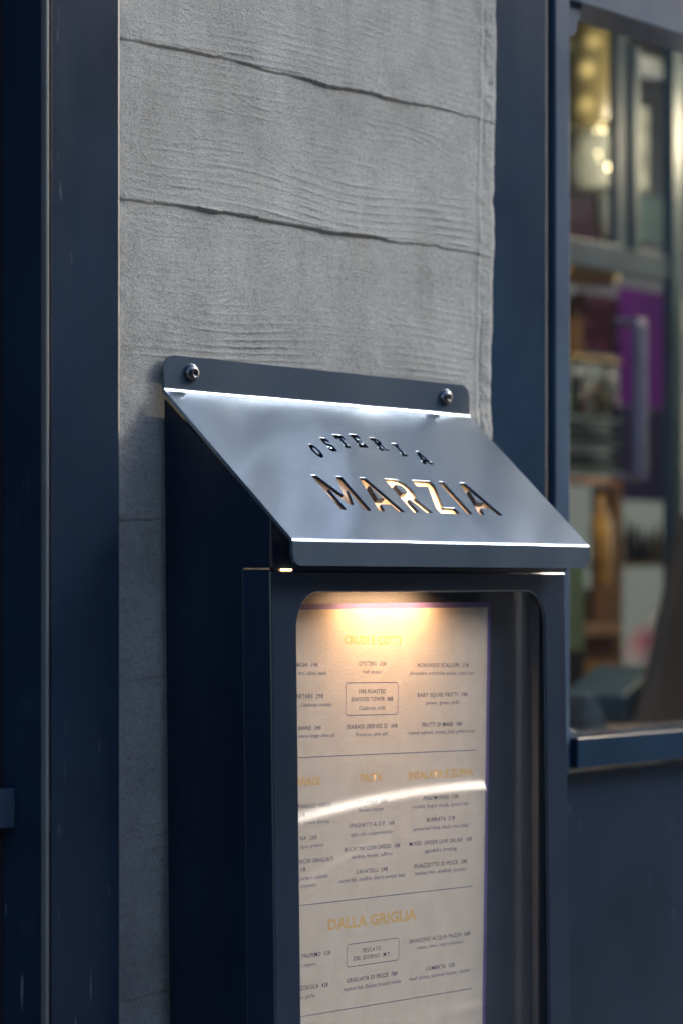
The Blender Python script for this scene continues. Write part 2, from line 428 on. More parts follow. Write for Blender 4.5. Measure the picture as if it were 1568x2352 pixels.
# the rest of the shopfront above and beside the picture, with an added reflection blocker
tag(obj('shop_fascia', box(bmesh.new(), -1.2, 4.0, 0.00, 0.10, 1.152, 1.30, 0.004), M['trim']), 'navy fascia board over the shopfront', 'fascia')
e = empty('blocker', (2.8, -0.1, 1.30), 'unseen bars added by the shopfront to darken the hood reflection', 'blocker')  # added out of view, to lay dark bands in the hood's reflection
obj('blocker_box', box(bmesh.new(), 1.75, 4.2, -0.14, -0.002, 1.31, 1.45, 0.02), M['trim'], e)
for ax in (1.95, 2.75, 3.6):
    obj('cross_bar', box(bmesh.new(), ax, ax + 0.10, -0.75, -0.141, 1.36, 1.41, 0.01), M['trim'], e)
obj('front_bar', box(bmesh.new(), 1.75, 4.2, -0.80, -0.751, 1.35, 1.42, 0.01), M['trim'], e)
e = empty('restaurant_building', (2.0, 1.0, -Z0), 'low flat-roofed restaurant building behind the shopfront', 'building')
obj('wall', box(bmesh.new(), -12, -1.06, 0.02, 0.35, -Z0, 1.30), M['facade_own'], e)
obj('wall', box(bmesh.new(), 1.49, 14, 0.02, 0.35, -Z0, 1.15), M['facade_own'], e)
obj('ceiling', box(bmesh.new(), -1.06, 9, 0.35, 5.0, 1.20, 1.40), M['facade_own'], e)
obj('back_wall', box(bmesh.new(), -1.06, 4.6, 4.0, 4.2, -Z0, 1.19), M['facade_own'], e)
obj('side_wall', box(bmesh.new(), -1.26, -1.06, 0.36, 4.2, -Z0, 1.19), M['facade_own'], e)
tag(obj('restaurant_floor', box(bmesh.new(), -1.05, 9, 0.36, 4.0, -Z0 + 0.001, -Z0 + 0.012), M['asphalt']), kind='structure')

# ------------------------------------------------------------------ the menu box
HW = 0.31
FY, ZB, ZT = -0.002, 0.1120, 0.1322          # flange face, upper bend, flange top
DY, ZF, ZL = -0.09476, 0.0254, 0.0110        # lip face, lower bend, lip bottom
TK = 0.0020
mb = empty('menu_display_box', (0.155, 0.0, -0.42), 'navy metal menu display box with slanted cut-letter hood on concrete', 'display box')

P0 = Vector((0, FY, ZB)); E = Vector((0, DY - FY, ZF - ZB)); PL = E.length; E.normalize()
N = Vector((0, E.z, -E.y))                   # outward normal of the slope
if N.z < 0: N = -N
def plate(x_mm, s_mm, d_mm=0.0):
    return P0 + E*(s_mm/1000) + Vector((x_mm/1000, 0, 0)) - N*(d_mm/1000)

def fillet(p, d1, d2, r, n=10):
    """arc joining direction d1 into d2 around corner p, in the y-z plane; returns points and outward normals"""
    ang = math.acos(max(-1, min(1, d1.dot(d2)))); tl = r*math.tan(ang/2)
    out = []
    a = p - d1*tl; b = p + d2*tl
    for i in range(n+1):
        t = i/n
        # circular arc by slerp of the directions
        out.append((a, b, t))
    # centre on the inside of the turn
    m = (d2 - d1).normalized(); c = p + m*math.hypot(tl, r)
    va = a - c; vb = b - c; pts = []
    for i in range(n+1):
        t = i/n; w = (math.sin((1-t)*ang)*va + math.sin(t*ang)*vb)/math.sin(ang)
        pts.append(c + w)
    return pts, tl

DN = Vector((0, 0, -1))
arc1, tl1 = fillet(Vector((0, FY, ZB)), DN, E, 0.0042)
arc2, tl2 = fillet(Vector((0, DY, ZF)), E, DN, 0.0032)
def corner_x(d, r):
    return 0.0 if d >= r else r - math.sqrt(max(0, r*r - (r - d)**2))

hood = bmesh.new()
def strip(rows):
    """rows: (point, normal, x inset) -> two-sided sheet"""
    F, B = [], []
    for p, nrm, ins in rows:
        q = p - nrm*TK
        F.append((hood.verts.new((ins, p.y, p.z)), hood.verts.new((HW - ins, p.y, p.z))))
        B.append((hood.verts.new((ins, q.y, q.z)), hood.verts.new((HW - ins, q.y, q.z))))
    for i in range(len(rows)-1):
        for quad in ((F[i][0], F[i][1], F[i+1][1], F[i+1][0]), (B[i][0], B[i+1][0], B[i+1][1], B[i][1])):
            hood.faces.new(quad).smooth = True
        for quad in ((F[i][0], F[i+1][0], B[i+1][0], B[i][0]), (F[i][1], B[i][1], B[i+1][1], F[i+1][1])):
            hood.faces.new([hood.verts.new(v.co) for v in quad])
    return F, B
def perp(d):
    v = Vector((0, d.z, -d.y)); return v if v.y < 0 or v.z > 0 else -v
NF = Vector((0, -1, 0))
rows = []
rc = 0.009
for i in range(9):
    d = rc*(1 - math.cos(R(90*i/8))); rows.append((Vector((0, FY, ZT - d)), NF, corner_x(d, rc)))
rows.append((Vector((0, FY, ZB + tl1 + 0.0004)), NF, 0))
na = len(arc1)
for i, p in enumerate(arc1):
    t = i/(na-1); n_ = (NF*(1-t) + N*t).normalized(); rows.append((p, n_, 0))
rows.append((arc1[-1] + E*0.0010, N, 0))
F, B = strip(rows)
hood.faces.new([hood.verts.new(v.co) for v in (F[0][0], B[0][0], B[0][1], F[0][1])])
s_top = (arc1[-1] + E*0.0010 - P0).length*1000
rows = [(arc2[0] - E*0.0010, N, 0)]
for i, p in enumerate(arc2):
    t = i/(len(arc2)-1); n_ = (N*(1-t) + NF*t).normalized(); rows.append((p, n_, 0))
rows.append((arc2[-1] + DN*0.0004, NF, 0))
rl = 0.0075
for i in range(9):
    d = rl*(1 - math.cos(R(90*(8-i)/8))) ; rows.append((Vector((0, DY, ZL + d)), NF, corner_x(d, rl)))
F, B = strip(rows)
hood.faces.new([hood.verts.new(v.co) for v in (F[-1][0], F[-1][1], B[-1][1], B[-1][0])])
s_bot = (arc2[0] - E*0.0010 - P0).length*1000

# --- letters cut through the slope, in millimetres (x along the hood, s down the slope)
def L_A(c, t=70.0, b=99.8):
    o = [(c-3, t), (c+3, t), (c+12.9, b), (c+7.3, b), (c+5.2, b-6.3), (c-5.2, b-6.3), (c-7.3, b), (c-12.9, b)]
    return o, [[(c, t+6.5), (c+3.9, b-11), (c-3.9, b-11)]]
def L_M(a, z, t=70.0, b=99.8):
    m = (a+z)/2
    return [(a, t), (a+5.0, t), (m, t+17.5), (z-5.0, t), (z, t), (z, b), (z-5.4, b), (z-5.4, t+11.5), (m+2, b-4.5), (m-2, b-4.5), (a+5.4, t+11.5), (a+5.4, b), (a, b)], []
def L_R(a, t=70.0, b=99.8):
    o = [(a, t), (a+10.5, t), (a+14.5, t+0.8), (a+17.6, t+3.2), (a+19.0, t+6.6), (a+19.0, t+10.6), (a+17.6, t+14.0), (a+14.2, t+16.8), (a+20, b), (a+13.8, b), (a+8.6, b-11.6), (a+5.5, b-11.6), (a+5.5, b), (a, b)]
    return o, [[(a+5.5, t+4.8), (a+9.8, t+4.8), (a+12.2, t+5.8), (a+13.3, t+8.6), (a+12.2, t+11.6), (a+9.8, t+12.8), (a+5.5, t+12.8)]]
def L_Z(a, z, t=70.0, b=99.8):
    return [(a+0.5, t), (z, t), (z, t+4.4), (a+7.6, b-5), (z, b-5), (z, b), (a, b), (a, b-4.6), (z-7.8, t+5), (a+0.5, t+5)], []
def L_I(a, z, t=70.0, b=99.8): return [(a, t), (z, t), (z, b), (a, b)], []
def mv(pts, c, s): return [(x + c, y + s) for x, y in pts]
def small(ch, c, s):
    h = 6.0
    if ch == 'O':
        o = [(3.9*math.cos(R(a)), h*math.sin(R(a))) for a in range(0, 360, 18)]; i = [(1.7*math.cos(R(a)), 3.2*math.sin(R(a))) for a in range(0, 360, 18)]
        return mv(o, c, s), [mv(i, c, s)]
    if ch == 'S':
        o = [(-3.6,-4.6),(-2.4,-h),(2.4,-h),(3.6,-4.6),(3.6,-2.4),(1.3,-2.4),(1.3,-3.3),(-1.3,-3.3),(-1.3,-1.7),(2.6,-0.5),(3.6,0.8),(3.6,4.6),(2.4,h),(-2.4,h),(-3.6,4.6),(-3.6,2.4),(-1.3,2.4),(-1.3,3.3),(1.3,3.3),(1.3,1.6),(-2.6,0.4),(-3.6,-0.9)]
    elif ch == 'T':
        o = [(-4.8,-h),(4.8,-h),(4.8,-1.8),(3.2,-1.8),(2.6,-3.2),(1.3,-3.2),(1.3,3.6),(2.9,3.6),(2.9,h),(-2.9,h),(-2.9,3.6),(-1.3,3.6),(-1.3,-3.2),(-2.6,-3.2),(-3.2,-1.8),(-4.8,-1.8)]
    elif ch == 'E':
        o = [(-4.4,-h),(4.2,-h),(4.2,-2.0),(2.7,-2.0),(2.2,-3.3),(-0.8,-3.3),(-0.8,-1.1),(2.2,-1.1),(2.2,1.1),(-0.8,1.1),(-0.8,3.3),(2.4,3.3),(2.9,1.9),(4.4,1.9),(4.4,h),(-4.4,h),(-4.4,3.6),(-3.2,3.6),(-3.2,-3.6),(-4.4,-3.6)]
    elif ch == 'R':
        o = [(-4.6,-h),(1.6,-h),(3.6,-4.6),(4.2,-2.7),(3.6,-0.8),(2.2,0.3),(3.6,3.6),(4.8,3.6),(4.8,h),(2.2,h),(0.0,0.9),(-0.9,0.9),(-0.9,3.6),(0.1,3.6),(0.1,h),(-4.6,h),(-4.6,3.6),(-3.3,3.6),(-3.3,-3.6),(-4.6,-3.6)]
        return mv(o, c, s), [mv([(-0.9,-3.4),(1.0,-3.4),(1.8,-2.6),(1.0,-1.4),(-0.9,-1.4)], c, s)]
    elif ch == 'I':
        o = [(-2.9,-h),(2.9,-h),(2.9,-3.6),(1.3,-3.6),(1.3,3.6),(2.9,3.6),(2.9,h),(-2.9,h),(-2.9,3.6),(-1.3,3.6),(-1.3,-3.6),(-2.9,-3.6)]
    else:
        o = [(-1.6,-h),(1.6,-h),(4.4,3.6),(5.4,3.6),(5.4,h),(1.4,h),(1.4,3.8),(-1.4,3.8),(-1.4,h),(-5.4,h),(-5.4,3.6),(-4.4,3.6)]
        return mv(o, c, s), [mv([(0,-2.2),(1.2,1.6),(-1.2,1.6)], c, s)]
    return mv(o, c, s), []

def area2(p): return sum(p[i][0]*p[(i+1) % len(p)][1] - p[(i+1) % len(p)][0]*p[i][1] for i in range(len(p)))
def ccw(p): return p if area2(p) > 0 else p[::-1]
def grow(p, d):
    p = ccw(p); n = len(p); out = []
    for i in range(n):
        a, b, c = Vector(p[i-1]), Vector(p[i]), Vector(p[(i+1) % n])
        e1 = (b-a).normalized(); e2 = (c-b).normalized()
        n1 = Vector((e1.y, -e1.x)); n2 = Vector((e2.y, -e2.x)); m = n1 + n2
        k = m.length_squared
        off = m*(2.0/k) if k > 0.35 else m.normalized()*1.8
        out.append(tuple(b + off*d))
    return out
def rounded(p, r=0.5):
    """knock the corners off an outline"""
    out = []; n = len(p)
    for i in range(n):
        a, b, c = Vector(p[i-1]), Vector(p[i]), Vector(p[(i+1) % n])
        da, dc = (a-b), (c-b); ra = min(r, da.length*0.3); rc_ = min(r, dc.length*0.3)
        q0 = b + da.normalized()*ra; q2 = b + dc.normalized()*rc_
        for t in (0, 0.5, 1): out.append(tuple(q0*(1-t)**2 + b*2*t*(1-t) + q2*t*t))
    return out

letters = [L_M(71, 100.5), L_A(121.3), L_R(143.5), L_Z(171.8, 192.0), L_I(200.6, 206.0), L_A(226.5)]
arch = [('O', 97.8, 47.2), ('S', 116.6, 40.4), ('T', 134.6, 36.3), ('E', 152.2, 34.8), ('R', 171.4, 36.6), ('I', 189.2, 40.8), ('A', 207.4, 47.3)]
letters += [small(*a) for a in arch]
outer = [(0.0, s_top), (HW*1000, s_top), (HW*1000, s_bot), (0.0, s_bot)]
holes, islands = [], []
for o, cs in letters:
    o = rounded(o, 0.6); holes.append(ccw(o))
    for c in cs: islands.append(ccw(rounded(c, 0.4)))
BV = 0.32                                    # softened edge of the cut
def fill(loops, d):
    flat_ = [Vector((p[0], p[1], 0)) for lp in loops for p in lp]
    vs = [hood.verts.new(plate(p.x, p.y, d)) for p in flat_]
    for t in tessellate_polygon([[Vector((p[0], p[1], 0)) for p in lp] for lp in loops]):
        try: hood.faces.new([vs[i] for i in t])
        except ValueError: pass
def wall(loop, levels):
    rings = [[hood.verts.new(plate(p[0], p[1], d)) for p in (grow(loop, g) if g else loop)] for g, d in levels]
    n = len(loop)
    for a, b in zip(rings, rings[1:]):
        for i in range(n):
            hood.faces.new((a[i], a[(i+1) % n], b[(i+1) % n], b[i])).material_index = 0 if a is rings[0] else 1
fill([outer] + [grow(h_, BV) for h_ in holes], 0.0)
fill([outer] + holes, TK*1000)
for h_ in holes: wall(h_, [(BV, 0.0), (BV*0.45, 0.10), (0.08, 0.32), (0, 0.7), (0, TK*1000)])
for i_ in islands:
    fill([grow(i_, -BV*0.6)], 0.0); wall(i_, [(-BV*0.6, 0.0), (-0.1, 0.15), (0, 0.5), (0, 3.3)])
# short side edges of the sloping sheet
for x in (0.0, HW*1000):
    hood.faces.new([hood.verts.new(plate(x, s_top, 0)), hood.verts.new(plate(x, s_bot, 0)), hood.verts.new(plate(x, s_bot, TK*1000)), hood.verts.new(plate(x, s_top, TK*1000))])
me = bpy.data.meshes.new('hood'); bmesh.ops.recalc_face_normals(hood, faces=hood.faces)
hood.to_mesh(me); hood.free(); me.materials.append(M['hood']); me.materials.append(M['body'])
hood_o = link('hood', me, mb)
hood_o['label'] = 'slanted satin navy hood with cut-out lettering'

# translucent sheet behind the letters, lit from below
m, n, b = new_mat('opal_acrylic')
b.inputs['Base Color'].default_value = (0.80, 0.64, 0.55, 1); b.inputs['Roughness'].default_value = 0.5
tr = n.nodes.new('ShaderNodeBsdfTranslucent'); tr.inputs[0].default_value = (0.92, 0.80, 0.64, 1)
mx = n.nodes.new('ShaderNodeMixShader'); mx.inputs[0].default_value = 0.5
out = n.nodes['Material Output']; n.links.new(b.outputs[0], mx.inputs[1]); n.links.new(tr.outputs[0], mx.inputs[2]); n.links.new(mx.outputs[0], out.inputs[0])
nzp = noise(n, 200, 3); bump(n, b, nzp.outputs[0], 0.1, 0.001)
M['opal'] = m
bm = bmesh.new()
for d in (3.2, 4.4):
    q = [plate(60, 60, d), plate(250, 60, d), plate(250, 106, d), plate(60, 106, d)]
    bm.faces.new([bm.verts.new(p) for p in q])
obj('light_panel', bm, M['opal'], mb)
bm = bmesh.new()
for d in (3.2, 4.4): bm.faces.new([bm.verts.new(p) for p in (plate(60, 20, d), plate(250, 20, d), plate(250, 59.8, d), plate(60, 59.8, d))])
obj('blanking_panel', bm, M['black'], mb)

# screws through the flange
for sx in (0.0236, 0.2817):
    bm = bmesh.new()
    lathe(bm, [(0.0056, 0), (0.0056, 0.0006), (0.0052, 0.0018), (0.0042, 0.0029), (0.0027, 0.0036), (0.0022, 0.0037), (0.0020, 0.0022), (0.0008, 0.0022)], (0, 0, 0), 28)
    for k in range(6):
        a = R(60*k)
    bmesh.ops.transform(bm, matrix=Matrix.Translation((sx, FY - 0.0001, 0.1228)) @ Matrix.Rotation(R(90), 4, 'X'), verts=bm.verts)
    obj('screw', bm, M['steel'], mb, True)

# cabinet: side cheeks, back, shelf, board under the hood
def lean(y, z): return y - 0.0140*max(0.0, 0.0085 - z)     # it hangs a little off plumb
CB = -0.42
XL, XR = 0.0010, HW - 0.0005
def under(y): return ZB + (FY - y)*(ZF - ZB)/(FY - DY) - 0.0034
side = [(-0.001, under(-0.003) - 0.001), (-0.0785, under(-0.0785)), (-0.0785, 0.0098), (-0.0588, 0.0098), (lean(-0.0588, CB), CB), (lean(-0.001, CB), CB)]
obj('side_panel', prism(bmesh.new(), side, 'x', XL, XL + 0.0015, 0.0004), M['body'], mb)
obj('side_panel', prism(bmesh.new(), side, 'x', XR - 0.0015, XR, 0.0004), M['body'], mb)
obj('back_panel', prism(bmesh.new(), [(-0.0015, 0.09), (-0.003, 0.09), (lean(-0.003, CB), CB), (lean(-0.0015, CB), CB)], 'x', XL + 0.002, XR - 0.002), M['body'], mb)
obj('shelf', box(bmesh.new(), XL + 0.0018, XR - 0.0018, -0.0760, -0.0035, 0.0074, 0.0088), M['body'], mb)
obj('front_board', box(bmesh.new(), XL + 0.0018, XR - 0.0018, -0.0780, -0.0762, 0.0070, under(-0.0780) - 0.0002), M['body'], mb)
obj('bottom_panel', box(bmesh.new(), XL + 0.0018, XR - 0.0018, -0.0640, -0.0070, CB, CB + 0.0015), M['body'], mb)
# backing board behind the menu
obj('menu_board', prism(bmesh.new(), [(-0.052, 0.0060), (-0.050, 0.0060), (lean(-0.047, CB), CB + 0.003), (lean(-0.049, CB), CB + 0.003)], 'x', XL + 0.003, XR - 0.003), M['liner'], mb)
obj('inner_side', box(bmesh.new(), XR - 0.0030, XR - 0.0017, -0.0580, -0.0500, CB + 0.005, 0.006), M['liner'], mb)

# door: frame with a round-cornered opening, returned round the sides
OX0, OX1, OZ1, OZ0 = 0.0238, 0.2812, -0.0040, CB + 0.03
DX0, DX1, DZ1 = 0.0003, 0.3058, 0.0082
DF = -0.0790
def door_frame():
    bm = bmesh.new()
    inner = rrect(OX0, OX1, OZ0, OZ1, 0.0205, 10); outer_ = [(DX1, DZ1), (DX0, DZ1), (DX0, CB), (DX1, CB)]
    def ring(loop, y): return [bm.verts.new((p[0], lean(y, p[1]), p[1])) for p in loop]
    def off(loop, d): return [tuple(q) for q in grow(loop, d)]
    eb = 0.0009
    outs = [ring(ccw(outer_), -0.0592), ring(ccw(outer_), DF + eb), ring(off(outer_, -eb*0.35), DF + eb*0.3), ring(off(outer_, -eb), DF)]
    ins = [ring(off(inner, 0.0010), DF), ring(off(inner, 0.0004), DF + 0.0003), ring(ccw(inner), DF + 0.0011), ring(ccw(inner), DF + 0.0024)]
    for rg in (outs, ins):
        for a, b in zip(rg, rg[1:]):
            for i in range(len(a)):
                f = bm.faces.new((a[i], a[(i+1) % len(a)], b[(i+1) % len(a)], b[i]))
                f.smooth = rg is ins
    def ring_fill(o4, i44):
        m_ = len(i44)//4
        for c in range(4):
            arc = i44[c*m_:(c+1)*m_]
            for a, b in zip(arc, arc[1:]): bm.faces.new((o4[c], a, b))
            bm.faces.new((o4[c], arc[-1], i44[((c+1) % 4)*m_], o4[(c+1) % 4]))
    ring_fill(outs[3], ins[0])
    # inside faces, so the sheet has a back
    back_o = ring(off(outer_, -0.0014), DF + 0.0024); back_i = ins[3]
    ring_fill(back_o, back_i)
    back2 = ring(off(outer_, -0.0014), -0.0592)
    for i in range(4):
        bm.faces.new((back_o[i], back_o[(i+1) % 4], back2[(i+1) % 4], back2[i]))
        bm.faces.new((outs[0][i], outs[0][(i+1) % 4], back2[(i+1) % 4], back2[i]))
    return bm
door = obj('door', door_frame(), M['door'], mb)
bm = bmesh.new()
q = [(OX0 - 0.008, OZ0 - 0.008), (OX1 + 0.008, OZ0 - 0.008), (OX1 + 0.008, OZ1 + 0.005), (OX0 - 0.008, OZ1 + 0.005)]
f1 = [bm.verts.new((p[0], lean(DF + 0.0027, p[1]), p[1])) for p in q]; f2 = [bm.verts.new((p[0], lean(DF + 0.0057, p[1]), p[1])) for p in q]
bm.faces.new(f1); bm.faces.new(f2)
for i in range(4): bm.faces.new((f1[i], f1[(i+1) % 4], f2[(i+1) % 4], f2[i]))
pane = obj('door_pane', bm, M['pane'], mb)

# lamp inside the cabinet, over the middle of the menu
led = flat('warm_led', (0.9, 0.7, 0.4), 0.4, emit=(1.0, 0.62, 0.24), estr=5.0)
lamp = obj('lamp', box(bmesh.new(), 0.122, 0.146, -0.0745, -0.0680, 0.0042, 0.0072, 0.0006), M['steel'], mb)
obj('lamp_lens', box(bmesh.new(), 0.123, 0.145, -0.0740, -0.0690, 0.0038, 0.00415), led, lamp)
def area(name, loc, to, sx, sy, w, col):
    l = bpy.data.lights.new(name, 'AREA'); l.shape = 'RECTANGLE'; l.size = sx; l.size_y = sy; l.energy = w; l.color = col
    o = bpy.data.objects.new(name, l); COL.objects.link(o); o.location = (loc[0], loc[1], loc[2] + Z0)
    zz_ = (Vector(loc) - Vector((loc[0], to[1], to[2]))).normalized(); xx_ = Vector((1, 0, 0)); yy_ = zz_.cross(xx_)
    o.rotation_euler = Matrix((xx_, yy_, zz_)).transposed().to_euler()      # the long side along the box
    l.spread = R(150); o.parent = mb; o.matrix_parent_inverse = Matrix.Translation(-Vector(mb.location)); return o
area('lamp_light', (0.134, -0.0720, 0.0036), (0.136, -0.0700, -0.070), 0.085, 0.003, 0.080, (1.0, 0.52, 0.23))
obj('light_gap', box(bmesh.new(), 0.0105, 0.0195, -0.0790, -0.0782, 0.0084, 0.0092), led, mb)
# lamp inside the hood behind the letters
pl_ = plate(167, 85, 20)
l = bpy.data.lights.new('hood_light', 'POINT'); l.energy = 0.24; l.color = (1.0, 0.76, 0.46); l.shadow_soft_size = 0.004
o = bpy.data.objects.new('hood_light', l); COL.objects.link(o); o.location = (pl_.x, pl_.y, pl_.z + Z0)
o.parent = mb; o.matrix_parent_inverse = Matrix.Translation(-Vector(mb.location))

# ------------------------------------------------------------------ the menu
MA = R(1.35)
mn = bpy.data.objects.new('menu_card', None); COL.objects.link(mn); mn.empty_display_size = 0.02
mn.location = (0.2454, -0.060, -0.0108 + Z0); mn.rotation_euler = (0, MA, 0)
tag(mn, 'cream paper menu with navy and gold lettering lit inside the display box', 'menu')
mm = 0.001
def sheet(pts, y0, y1):
    return prism(bmesh.new(), [(p[0]*mm, -p[1]*mm) for p in pts], 'y', y0, y1)
obj('backing_card', sheet([(-236, 5.6), (3.4, -0.6), (3.4, 352), (-236, 352)], 0.0004, 0.0016), M['purple_card'], mn, local=True)
obj('paper', sheet([(-233, 8.7), (-0.6, 2.9), (-0.6, 348), (-233, 348)], 0.0, 0.00035), M['paper'], mn, local=True)

ROWS = [
('h','CRUDI E COTTI',-151.0,-93.9,24.4),
('b','ACHI  198',-196.2,-176.2,39.2),
('s','ato, olive, basil',-194.2,-168.2,43.9),
('b','OYSTERS  258',-136.1,-109.2,38.4),
('s','half dozen',-131.6,-114.0,43.2),
('b','HOKKAIDO SCALLOPS  218',-76.3,-21.5,39.3),
('s','Jerusalem artichoke purée, yuzu zest',-84.5,-14.0,44.1),
('b','FIRE ROASTED',-135.7,-109.2,54.9),
('b','SEAFOOD TOWER  888',-143.4,-101.3,59.5),
('s','Calabrian chilli',-135.5,-109.4,64.8),
('b','ARTARE  298',-196.2,-170.6,57.3),
('s',', Calabrese crumbs',-193.8,-162.4,62.2),
('b','BABY SQUID FRITTI  198',-75.9,-22.2,57.5),
('s','prawn, green chilli',-66.9,-31.3,62.3),
('b','AWNS  248',-193.5,-172.3,75.6),
('s','extra virgin olive oil',-193.0,-159.1,80.1),
('b','SEABASS (SERVES 2)  368',-147.5,-96.6,75.6),
('s','Prosecco, pink salt',-138.1,-106.2,80.2),
('b','FRUTTI DI MARE  188',-70.4,-27.9,75.7),
('s','market seafood, tomato, basil, grilled bread',-84.9,-13.2,80.3),
('l','-',-192.3,-11.4,92.5),
('h','ARAGI',-196.1,-172.7,106.3),
('h','PASTA',-132.6,-111.1,106.1),
('h','INSALATA E ZUPPA',-84.1,-14.1,106.1),
('b','PARAGO VERDE',-192.4,-161.6,120.6),
('b','38',-191.2,-186.3,125.3),
('s','s, mantis shrimp',-191.4,-162.7,130.0),
('b','CHITARRA  228',-137.2,-106.0,120.4),
('s','Boston lobster',-134.1,-108.8,125.0),
('b','PINZIMONIO  158',-68.0,-31.0,120.5),
('s','crudité, bagna càuda, spiced salt',-79.7,-19.2,125.3),
('b','SPAGHETTI A.O.P  168',-143.4,-98.4,133.9),
('s','aglio olio e peperoncino',-141.7,-99.9,139.0),
('b','BURRATA  218',-64.1,-34.4,133.8),
('s','preserved tuna, black rice salad',-78.3,-19.6,138.8),
('b','NA  268',-190.5,-174.8,138.9),
('s','agus, prawns',-190.0,-168.2,143.5),
('b','NCHI GRIGLIATI',-190.6,-158.5,152.2),
('b','18',-189.3,-185.0,156.7),
('s','paragus, culatello,',-190.3,-162.6,161.8),
('s','citronette',-189.8,-174.3,166.3),
('b','BUCATINI CON SARDE  188',-147.4,-92.1,147.7),
('s','sardine, fennel, saffron',-140.8,-100.0,152.3),
('b','MIXED GREEN LEAF SALAD  168',-82.3,-15.2,147.7),
('s','agrodolce dressing',-65.8,-31.8,152.7),
('b','CAVATELLI  248',-136.0,-104.7,161.3),
('s','market fish, shellfish, cherry tomato, basil',-153.2,-86.5,165.8),
('b','GUAZZETTO DI PESCE  288',-77.0,-20.2,161.4),
('s','market fish, shellfish, tomato',-75.8,-21.4,165.9),
('l','-',-188.8,-13.1,177.5),
('h','DALLA GRIGLIA',-162.9,-73.8,190.5),
('b','PESCATO',-128.2,-110.3,208.2),
('b','DEL GIORNO  M.P.',-137.4,-100.4,212.3),
('b','BRANZINO ACQUA PAZZA  688',-80.7,-15.6,206.6),
('s','clams, olive, cherry tomato',-72.9,-23.2,211.1),
('b','PALERMO  328',-187.2,-160.0,206.7),
('s','r, capers',-189.1,-174.4,211.9),
('b','GRIGLIATA DI PESCE  788',-144.0,-93.1,224.7),
('s','market fish, Sicilian breadcrumbs',-147.0,-89.5,229.6),
('b','LOMBATA  338',-62.6,-32.5,224.7),
('s','beef sirloin, anchovy butter, shallot',-80.2,-15.2,229.4),
('b','ZZAIOLA  428',-188.5,-162.0,225.1),
('s','o, garlic',-188.0,-173.8,230.1),
('l','-',-186.7,-12.3,241.4),
('x','box1',-148.7,-95.8,49.6),
('x','box1b',-148.8,-96.0,69.2),
('x','box2',-144.1,-91.8,203.4),
('x','box2b',-144.2,-91.2,217.1),

('h','DOLCI',-135.0,-98.0,266.5),
]
DG = None
def text_mesh(body, kind):
    cu = bpy.data.curves.new('txt', 'FONT'); cu.body = body; cu.align_x = 'LEFT'; cu.size = 1.0; cu.resolution_u = 2
    if kind == 'h':
        cu.fill_mode = 'FRONT'; cu.extrude = 0.0; cu.offset = 0.035
    elif kind == 'b':
        cu.offset = 0.004; cu.space_character = 1.12
    o = bpy.data.objects.new('txt', cu); COL.objects.link(o)
    bpy.context.view_layer.update()
    dg = bpy.context.evaluated_depsgraph_get()
    me = bpy.data.meshes.new_from_object(o.evaluated_get(dg))
    bpy.data.objects.remove(o); bpy.data.curves.remove(cu)
    return me
CAP = {'h': 4.9, 'b': 2.6, 's': 2.4}
NAMES = {'h': 'heading', 'b': 'dish_name', 's': 'dish_note'}
MATS = {'h': M['gold'], 'b': M['ink'], 's': M['ink_soft']}
cap_unit = None
for kind, body, xa, xb, yc in ROWS:
    if kind in 'hbs':
        me = text_mesh(body, kind)
        n_ = len(me.vertices); co = np.empty(n_*3, np.float32); me.vertices.foreach_get('co', co); co = co.reshape(-1, 3)
        if cap_unit is None:
            cap_unit = co[:, 1].max()
        x0_, x1_ = co[:, 0].min(), co[:, 0].max()
        cap = CAP[kind]*(1.33 if body == 'DALLA GRIGLIA' else 1.0)
        sx = (xb - xa)/(x1_ - x0_); sz = cap/cap_unit
        base = yc + cap*0.5
        X = (xa + (co[:, 0] - x0_)*sx)*mm; Zl = -(base - co[:, 1]*sz)*mm
        new = np.stack([X, np.full(n_, -0.00005), Zl], -1)
        me.vertices.foreach_set('co', new.astype(np.float32).ravel()); me.update()
        me.materials.clear(); me.materials.append(MATS[kind]); me.name = NAMES[kind]
        link(NAMES[kind], me, mn, True)
    elif kind == 'l':
        obj('rule_line', sheet([(xa - 30, yc - 0.22), (xb, yc - 0.22), (xb, yc + 0.22), (xa - 30, yc + 0.22)], -0.00006, -0.00001), M['ink_soft'], mn, local=True)
def frame_box(xa, xb, ya, yb, w=0.42):
    bm = bmesh.new()
    o_ = [(p[0]*mm, -p[1]*mm) for p in rrect(xa, xb, ya, yb, 2.4)]; i_ = [(p[0]*mm, -p[1]*mm) for p in rrect(xa + w, xb - w, ya + w, yb - w, 2.0)]
    a = [bm.verts.new((p[0], -0.00005, p[1])) for p in o_]; b = [bm.verts.new((p[0], -0.00005, p[1])) for p in i_]
    for k in range(len(a)): bm.faces.new((a[k], a[(k+1) % len(a)], b[(k+1) % len(a)], b[k]))
    obj('text_box', bm, M['ink_soft'], mn, local=True)
frame_box(-148.8, -95.9, 49.6, 69.2); frame_box(-144.2, -91.5, 203.4, 217.1)

